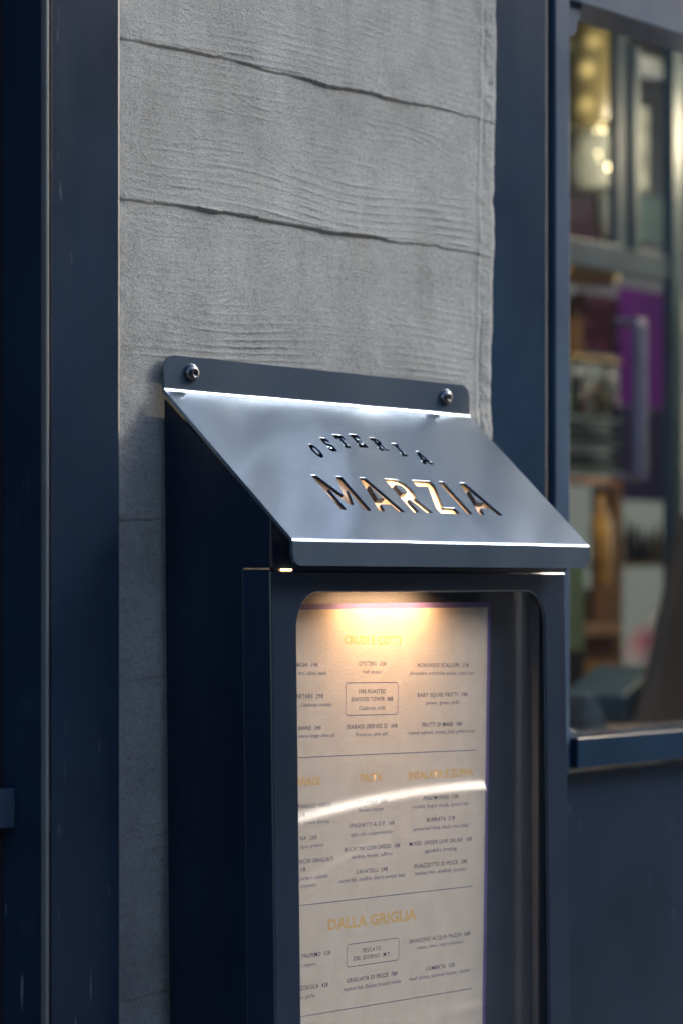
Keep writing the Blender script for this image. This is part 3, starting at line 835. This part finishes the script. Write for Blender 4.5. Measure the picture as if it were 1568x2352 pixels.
# clear sleeve over the paper, creased in two long curves
def sleeve():
    nx, nz = 130, 520
    xs = np.linspace(-233, -7.5, nx); zs = np.linspace(1, 350, nz)
    X, Zm = np.meshgrid(xs, zs)
    w = 1.3 + 0.25*np.sin(X/55.0) + 0.3*np.sin(Zm/61.0 + X/170.0)
    def crease(pts, A, s, fade):
        c = np.polyfit([p[0] for p in pts], [p[1] for p in pts], 2); zc = np.polyval(c, X)
        return A*np.exp(-((Zm - zc)/s)**2)*fade
    w = w + crease([(-191, 133), (-122.3, 125.5), (-64.5, 122.2), (-4.5, 121.0)], 4.9, 9.5, 1.0 + 0.03*np.sin(X/31.0 + 1.0))
    w = w + crease([(-176, 164), (-121.8, 147.2), (-76.8, 141.5), (-4.1, 140.0)], 3.4, 6.5, np.clip(0.95 + (X + 100)/1400, 0.80, 1.0))
    w = w + crease([(-190, 262), (-74, 258), (-2.4, 256)], 4.2, 8.4, np.clip(0.80 + (X + 60)/400, 0, 1.0))
    me = bpy.data.meshes.new('sleeve')
    v = np.stack([X*mm, -w*mm, -Zm*mm], -1).reshape(-1, 3); idx = np.arange(nx*nz).reshape(nz, nx)
    f = np.stack([idx[:-1, :-1], idx[1:, :-1], idx[1:, 1:], idx[:-1, 1:]], -1).reshape(-1, 4)
    me.from_pydata(v.tolist(), [], f.tolist()); me.polygons.foreach_set('use_smooth', np.ones(len(f), bool)); me.update()
    me.materials.append(M['sleeve']); return link('clear_sleeve', me, mn, True)
sleeve()

# ------------------------------------------------------------------ inside the restaurant, seen through the window
PY = 0.55
def on_y(px, py, y):
    d = at(px, py, 1.0) - Vector((CX, CY, 0)); t = (y - CY)/d.y; return Vector((CX, CY, 0)) + d*t
def pbox(bm, px0, px1, py0, py1, y, dep, bev=0.0):
    """upright box parallel to the shopfront, its face spanning these picture columns and rows at its middle"""
    a = on_y(px0, (py0+py1)/2, y); b = on_y(px1, (py0+py1)/2, y); c = (px0+px1)/2
    return box(bm, a.x, b.x, y, y + dep, on_y(c, py1, y).z, on_y(c, py0, y).z, bev)

M['teal_metal'] = paint('grey_teal_metal', (0.13, 0.19, 0.22), 0.45)
M['purple'] = flat('purple_print', (0.12, 0.001, 0.26), 0.5, var=0.25, scale=5)
M['indigo'] = flat('indigo_print', (0.022, 0.018, 0.075), 0.4, var=0.2, scale=4)
M['maroon'] = flat('maroon_tile', (0.060, 0.014, 0.036), 0.5, var=0.5, scale=20)
M['walnut'] = stone_mat('walnut_wood', (0.16, 0.085, 0.035), 9)
M['board'] = stone_mat('oak_board', (0.30, 0.19, 0.12), 7)
M['amber'] = flat('amber_glass', (0.34, 0.19, 0.045), 0.2, var=0.6, scale=25)
M['mint'] = flat('mint_paint', (0.12, 0.19, 0.13), 0.6, var=0.3, scale=8)
M['linen'] = flat('pale_linen', (0.26, 0.29, 0.28), 0.6, var=0.45, scale=30)
M['pewter'] = flat('pewter', (0.24, 0.27, 0.30), 0.3, 0.5, var=0.4, scale=30)
M['dark_teal'] = flat('dark_teal_paint', (0.020, 0.036, 0.037), 0.4, var=0.6, scale=14)
M['lilac'] = flat('brushed_handle', (0.48, 0.42, 0.56), 0.4, 0.2)
M['sky_panel'] = flat('pale_blue_panel', (0.10, 0.165, 0.195), 0.5, var=0.35, scale=12)
bulb = flat('lit_bulb', (1, 0.9, 0.6), 0.3, emit=(1.0, 0.78, 0.42), estr=4.0)

e = empty('glazed_screen', (1.45, PY, -Z0), 'grey steel glazed screen with pull handle behind the window', 'screen')
a0 = on_y(1290, 543, PY); a1 = on_y(1290, 600, PY)
obj('screen_rail', box(bmesh.new(), a0.x, 1.529, PY, PY + 0.012, 0.345, 0.374, 0.001), M['teal_metal'], e)
obj('screen_mullion', box(bmesh.new(), 1.530, 1.552, PY - 0.004, PY + 0.010, -Z0 + 0.012, 1.19, 0.001), M['teal_metal'], e)
obj('screen_mullion', box(bmesh.new(), 1.414, 1.440, PY + 0.001, PY + 0.011, 0.3745, 1.19, 0.001), M['teal_metal'], e)
obj('screen_mullion', box(bmesh.new(), 1.447, 1.460, PY - 0.002, PY + 0.009, 0.3745, 0.60, 0.001), M['sky_panel'], e)
hb = bmesh.new()
pbox(hb, 1464, 1488, 740, 1098, PY - 0.05, 0.008, 0.002)
obj('pull_handle', hb, M['lilac'], e)
for py in (738, 1096):
    hb = bmesh.new(); pbox(hb, 1466, 1486, py - 8, py + 8, PY - 0.033, 0.032, 0.002); obj('handle_mount', hb, M['lilac'], e)

tag(obj('purple_poster', pbox(bmesh.new(), 1424, 1545, 668, 936, 0.95, 0.004), M['purple']), 'bright purple poster behind the pull handle', 'poster')
tag(obj('indigo_panel', pbox(bmesh.new(), 1428, 1545, 938, 1150, 0.95, 0.02), M['indigo']), 'dark indigo panel below the purple poster', 'panel')
e = empty('tiled_niche', on_y(1380, 830, 0.97), 'maroon tiled niche beside the purple poster', 'niche')
for i, py in enumerate((676, 723, 770)):
    obj('tile', pbox(bmesh.new(), 1340, 1422, py, py + 44, 0.97 + 0.004*i, 0.02, 0.002), M['maroon'], e)
obj('tile', pbox(bmesh.new(), 1318, 1337, 680, 812, 0.975, 0.02, 0.002), M['walnut'], e)
tag(obj('brass_ledge', pbox(bmesh.new(), 1300, 1428, 818, 832, 0.86, 0.03, 0.004), M['brass']), 'thin brass ledge below the maroon niche', 'ledge')
for k, (pa, pb, pt) in enumerate(((1308, 1338, 836), (1388, 1414, 842))):
    c = on_y((pa+pb)/2, 905, 0.92); rr = (on_y(pb, 905, 0.92).x - on_y(pa, 905, 0.92).x)*0.30; hh = on_y((pa+pb)/2, pt, 0.92).z - c.z
    bm = bmesh.new(); lathe(bm, [(rr*0.55, 0), (rr*0.8, hh*0.1), (rr, hh*0.5), (rr, hh)], c)
    tag(obj('pale_cup', bm, M['pewter'], None, True), ('pale cup under the brass ledge next to the window stile', 'grey cup under the brass ledge next to the purple poster')[k], 'cup', 'cups under the brass ledge')

# pendant and glassware above the rail
e = empty('pendant_lamp', on_y(1366, 290, 0.80), 'gold textured glass pendant lamp glowing at the top of the window', 'lamp')
c = on_y(1360, 290, 0.80); top = on_y(1360, 30, 0.80).z; rr = (on_y(1420, 170, 0.8).x - on_y(1300, 170, 0.8).x)*0.33
bm = bmesh.new(); lathe(bm, [(rr*0.97, 0), (rr, 0.004), (rr, top - c.z - 0.01), (rr*0.8, top - c.z)], c, 32)
m, n, b = new_mat('gold_dimpled_glass')
vz = n.nodes.new('ShaderNodeTexVoronoi'); vz.inputs['Scale'].default_value = 34; tc = n.nodes.new('ShaderNodeTexCoord'); n.links.new(tc.outputs['Object'], vz.inputs['Vector'])
cr = ramp(n, vz.outputs['Distance'], [(0.12, (0.62, 0.52, 0.24)), (0.5, (0.12, 0.10, 0.045))]); n.links.new(cr.outputs[0], b.inputs['Base Color']); b.inputs['Roughness'].default_value = 0.3
n.links.new(cr.outputs[0], b.inputs['Emission Color']); b.inputs['Emission Strength'].default_value = 0.05
obj('shade', bm, m, e, True)
bm = bmesh.new(); lathe(bm, [(0.004, 0), (0.004, 1.2 - top)], (c.x, c.y, top), 12); obj('lamp_rod', bm, M['brass'], e)
for (px, py, r_) in ((1392, 280, 0.0024), (1384, 300, 0.0016), (1398, 384, 0.0034), (1372, 352, 0.0014), (1402, 265, 0.0016), (1380, 288, 0.0012), (1390, 262, 0.0013), (1368, 300, 0.0012), (1404, 292, 0.0015), (1376, 366, 0.0010)):
    p = on_y(px, py, 0.78); bm = bmesh.new(); bmesh.ops.create_icosphere(bm, subdivisions=2, radius=r_, matrix=Matrix.Translation(p)); obj('bulb', bm, bulb, e, True)
l = bpy.data.lights.new('interior_fill', 'POINT'); l.energy = 2.6; l.color = (1.0, 0.80, 0.55); l.shadow_soft_size = 0.05  # added fill in front of the pendant's body, brightens the whole interior
o = bpy.data.objects.new('interior_fill', l); COL.objects.link(o); o.location = (c.x - 0.06, c.y - 0.27, c.z + Z0 - 0.04); o.parent = e; o.matrix_parent_inverse = Matrix.Translation(-Vector(e.location))

c = on_y(1362, 440, 0.84); h1 = on_y(1362, 296, 0.84).z - c.z; rr = (on_y(1420, 400, 0.84).x - on_y(1304, 400, 0.84).x)*0.33
bm = bmesh.new(); lathe(bm, [(rr*0.9, 0), (rr, 0.01), (rr, h1)], c); tag(obj('glass_jar', bm, M['linen'], None, True), 'large pale glass jar below the pendant lamp', 'jar')
c = on_y(1395, 548, 0.82); h1 = on_y(1395, 446, 0.82).z - c.z
bm = bmesh.new(); lathe(bm, [(0.012, 0), (0.016, h1*0.5), (0.021, h1)], c); tag(obj('pewter_tumbler', bm, M['pewter'], None, True), 'grey tapered tumbler standing on the screen rail', 'tumbler')
tag(obj('maroon_shelf', pbox(bmesh.new(), 1296, 1424, 442, 556, 0.98, 0.03), flat('aubergine_panel', (0.07, 0.04, 0.07), 0.5)), 'aubergine panel behind the grey tumbler', 'panel')
tag(obj('brass_drum', pbox(bmesh.new(), 1296, 1426, 596, 648, 0.88, 0.05, 0.012), M['brass']), 'brass band just below the steel rail', 'band')
tag(obj('pale_blue_box', pbox(bmesh.new(), 1466, 1536, 452, 558, 0.90, 0.05), M['sky_panel']), 'pale blue panel above the steel rail', 'panel')
tag(obj('striped_pillar', pbox(bmesh.new(), 1474, 1489, 245, 440, 0.80, 0.012, 0.002), M['linen']), 'narrow pale strip hanging above the blue panel', 'strip')
bm = bmesh.new()
ps = [on_y(px, py, 0.75) for px, py in ((1445, 128), (1470, 140), (1500, 150), (1540, 158), (1600, 162))]
for a, b in zip(ps, ps[1:]): box(bm, a.x, b.x, 0.75, 0.78, (a.z + b.z)/2 - 0.009, (a.z + b.z)/2 + 0.009)
tag(obj('curved_strip', bm, M['pewter']), 'pale curved strip near the top right corner of the window', 'strip')

def bottle(px, py0, py1, y, r, mat, label, grp):
    c = on_y(px, py1, y); h = on_y(px, py0, y).z - c.z; bm = bmesh.new()
    lathe(bm, [(r*0.9, 0), (r, 0.002), (r, h*0.62), (r*0.4, h*0.78), (r*0.36, h*0.98), (r*0.42, h)], c, 18)
    tag(obj('bottle', bm, mat, None, True), label, 'bottle', grp)
ORD = ('first', 'second', 'third', 'fourth', 'fifth', 'sixth')
BM = [flat('green_bottle', (0.03, 0.06, 0.04), 0.15), flat('brown_bottle', (0.09, 0.05, 0.02), 0.15), flat('clear_bottle', (0.16, 0.19, 0.19), 0.12), flat('plum_bottle', (0.06, 0.025, 0.05), 0.15)]
for i, px in enumerate((1318, 1334, 1352, 1371, 1388, 1404)):
    bottle(px, 848 + (i*37) % 24, 952, 0.97, 0.0085, BM[(i*3) % 4], ORD[i] + ' small bottle from the window stile under the brass ledge', 'bottles under the brass ledge')
for i, px in enumerate((1442, 1456, 1472, 1492, 1508, 1524)):
    bottle(px, 1196 + (i*29) % 22, 1290, 1.05, 0.0075, BM[(i*3 + 1) % 4], ORD[i] + ' small bottle from the left under the indigo panel', 'bottles under the indigo panel')
tag(obj('bottle_shelf', pbox(bmesh.new(), 1430, 1540, 1290, 1300, 1.02, 0.08), M['walnut']), 'thin dark shelf holding bottles under the indigo panel', 'shelf')
tag(obj('ledge_shelf', pbox(bmesh.new(), 1296, 1428, 952, 958, 0.95, 0.05), M['dark_teal']), 'thin dark shelf holding bottles under the brass ledge', 'shelf')
# shelves of trays, bottles and the wooden cabinet
e = empty('tray_stack', on_y(1366, 1100, 0.9), 'stack of dark green trays below the brass ledge', 'trays')
for k in range(7):
    obj('tray', pbox(bmesh.new(), 1300, 1428 - (k % 2)*6, 958 + 20*k, 968 + 20*k + (k % 3)*3, 0.90 + 0.004*(k % 2), 0.06, 0.002), M['dark_teal'] if k % 3 else M['teal_metal'], e)
tag(obj('orange_shelf', pbox(bmesh.new(), 1338, 1426, 1100, 1110, 0.88, 0.08), flat('copper_edge', (0.45, 0.20, 0.09), 0.5)), 'thin copper shelf above the amber bottle', 'shelf')
c = on_y(1378, 1345, 0.86); top = on_y(1378, 1135, 0.86).z
bm = bmesh.new(); hgt = top - c.z; lathe(bm, [(0.012, 0), (0.013, 0.003), (0.013, hgt*0.7), (0.006, hgt*0.85), (0.006, hgt)], c); tag(obj('amber_bottle', bm, M['amber'], None, True), 'slim amber bottle standing under the copper shelf', 'bottle')
tag(obj('wooden_post', pbox(bmesh.new(), 1402, 1428, 1118, 1350, 0.90, 0.03), M['walnut']), 'brown wooden upright behind the amber bottle', 'post')
e = empty('wooden_cabinet', on_y(1385, 1690, 0.88), 'brown wooden cabinet with amber drawer seen low in the window', 'cabinet')
obj('carcass', pbox(bmesh.new(), 1342, 1430, 1350, 1640, 0.89, 0.10, 0.003), M['walnut'], e)
obj('top_board', pbox(bmesh.new(), 1338, 1430, 1432, 1462, 0.872, 0.016, 0.003), M['board'], e)
obj('drawer', pbox(bmesh.new(), 1346, 1424, 1525, 1628, 0.875, 0.014, 0.003), M['amber'], e)
tag(obj('mint_panel', pbox(bmesh.new(), 1290, 1341, 1250, 1492, 0.82, 0.03), M['mint']), 'mint green panel beside the right edge of the menu box', 'panel')
tag(obj('black_bin', pbox(bmesh.new(), 1290, 1343, 1494, 1672, 0.80, 0.05, 0.004), M['black']), 'black box under the mint green panel', 'box')
c = on_y(1385, 1642, 0.74); bm = bmesh.new(); lathe(bm, [(0.006, 0), (0.010, 0.003), (0.020, 0.010), (0.022, 0.0115)], c); tag(obj('pale_dish', bm, M['linen'], None, True), 'small pale dish in front of the amber drawer', 'dish')

# table with napkin, glass and the leaning board
tb = empty('table', on_y(1450, 1690, 0.6), 'beige table just inside the window sill', 'table')
tz0 = -0.150
obj('table_top', box(bmesh.new(), 0.75, 2.10, 0.40, 0.95, tz0 - 0.025, tz0, 0.002), M['board'], tb)
for lx in (0.80, 2.04):
    for ly in (0.44, 0.90): obj('leg', box(bmesh.new(), lx, lx + 0.03, ly, ly + 0.03, -Z0 + 0.012, tz0 - 0.0252), M['walnut'], tb)
p = on_y(1345, 1690, 0.45); q = on_y(1395, 1690, 0.45)
bm = bmesh.new(); prism(bm, [(p.x, tz0), (q.x + 0.006, tz0), (p.x + 0.016, tz0 + 0.040), (p.x, tz0 + 0.040)], 'y', 0.45, 0.50, 0.002)
tag(obj('folded_napkin', bm, M['linen']), 'white folded napkin behind the window corner bracket', 'napkin')
p = on_y(1432, 1690, 0.52); q = on_y(1512, 1690, 0.52)
bm = bmesh.new(); prism(bm, [(p.x, tz0), (q.x - 0.012, tz0), (q.x, tz0 + 0.062), (p.x, tz0 + 0.030)], 'y', 0.52, 0.60, 0.003)
tag(obj('teal_carton', bm, M['sky_panel']), 'pale teal carton on the table beside the wooden board', 'carton')
bm = bmesh.new(); Y = 0.48
a, b, c_, d_ = on_y(1484, 1690, Y), on_y(1640, 1690, Y), on_y(1640, 1180, Y), on_y(1590, 1180, Y)
prism(bm, [(a.x, tz0), (b.x, tz0), (c_.x, c_.z), (d_.x, d_.z)], 'y', Y, Y + 0.018, 0.002)
tag(obj('leaning_board', bm, M['board']), 'tall wooden board leaning at the lower right of the window', 'board')

# courtyard seen right through the restaurant
facade_block('courtyard_building', 10, 80, 30, 36, 24.0, M['facade_green'], 'dark green building far behind the restaurant', 5, 7, 30)

def person():
    base = at(1503, 1612, 43.0); base.z = -0.15 - Z0
    S = 0.98
    V = {'pelvis': (0, 0, .80, .13, .10), 'waist': (0, 0, .95, .12, .09), 'chest': (0, .01, 1.14, .15, .11), 'neckb': (0, .01, 1.30, .06, .06), 'neck': (0, 0, 1.36, .05, .05),
         'jaw': (0, -.02, 1.42, .062, .07), 'head': (0, -.01, 1.50, .078, .092), 'crown': (0, 0, 1.58, .055, .065),
         'shl': (-.15, .01, 1.26, .06, .06), 'ell': (-.24, .02, 1.02, .045, .045), 'wrl': (-.27, -.06, .82, .032, .032), 'hal': (-.275, -.09, .74, .028, .035),
         'shr': (.15, .01, 1.26, .06, .06), 'elr': (.25, .03, 1.03, .045, .045), 'wrr': (.26, -.05, .83, .032, .032), 'har': (.262, -.08, .75, .028, .035),
         'hil': (-.08, 0, .76, .09, .09), 'knl': (-.10, -.06, .43, .062, .062), 'anl': (-.10, .02, .08, .042, .042), 'tol': (-.11, -.12, .035, .04, .032),
         'hir': (.08, 0, .76, .09, .09), 'knr': (.09, .02, .43, .062, .062), 'anr': (.09, .14, .09, .042, .042), 'tor': (.10, .02, .035, .04, .032)}
    ed = [('pelvis','waist'),('waist','chest'),('chest','neckb'),('neckb','neck'),('neck','jaw'),('jaw','head'),('head','crown'),('chest','shl'),('shl','ell'),('ell','wrl'),('wrl','hal'),
          ('chest','shr'),('shr','elr'),('elr','wrr'),('wrr','har'),('pelvis','hil'),('hil','knl'),('knl','anl'),('anl','tol'),('pelvis','hir'),('hir','knr'),('knr','anr'),('anr','tor')]
    ks = list(V); me = bpy.data.meshes.new('person')
    me.from_pydata([(V[k][0], V[k][1], V[k][2]) for k in ks], [(ks.index(a), ks.index(b)) for a, b in ed], [])
    o = bpy.data.objects.new('person', me); COL.objects.link(o)
    md = o.modifiers.new('skin', 'SKIN'); sv = me.skin_vertices[0].data
    for i, k in enumerate(ks):
        sv[i].radius = (V[k][3], V[k][4]); sv[i].use_root = (k == 'pelvis')
    o.modifiers.new('sub', 'SUBSURF').render_levels = 2; o.modifiers['sub'].levels = 2
    bpy.context.view_layer.update(); dg = bpy.context.evaluated_depsgraph_get()
    mesh = bpy.data.meshes.new_from_object(o.evaluated_get(dg)); bpy.data.objects.remove(o)
    mesh.materials.clear()
    for mt in (flat('dark_cloth', (0.012, 0.014, 0.022), 0.9), flat('red_sleeve', (0.55, 0.06, 0.07), 0.9), flat('plum_sleeve', (0.20, 0.06, 0.16), 0.9), flat('black_hair', (0.008, 0.008, 0.010), 0.6), flat('skin', (0.45, 0.28, 0.20), 0.6)):
        mesh.materials.append(mt)
    for p in mesh.polygons:
        c = p.center; p.use_smooth = True; i = 0
        if c.z > 1.37: i = 3 if (c.z > 1.50 or c.y > -0.03) else 4
        elif c.z > 1.30 and abs(c.x) < 0.07: i = 4
        elif c.z > 0.70 and c.x < -0.10: i = 1 if c.z > 0.85 else 4
        elif c.z > 0.70 and c.x > 0.10: i = 2 if c.z > 0.86 else 4
        p.material_index = i
    po = bpy.data.objects.new('person', mesh); COL.objects.link(po)
    po.location = (base.x, base.y, base.z + Z0); po.rotation_euler = (0, 0, -TH); po.scale = (S*1.35, S*1.2, S)
    tag(po, 'person in dark clothes with red and plum sleeves far behind the window glass', 'person')
person()
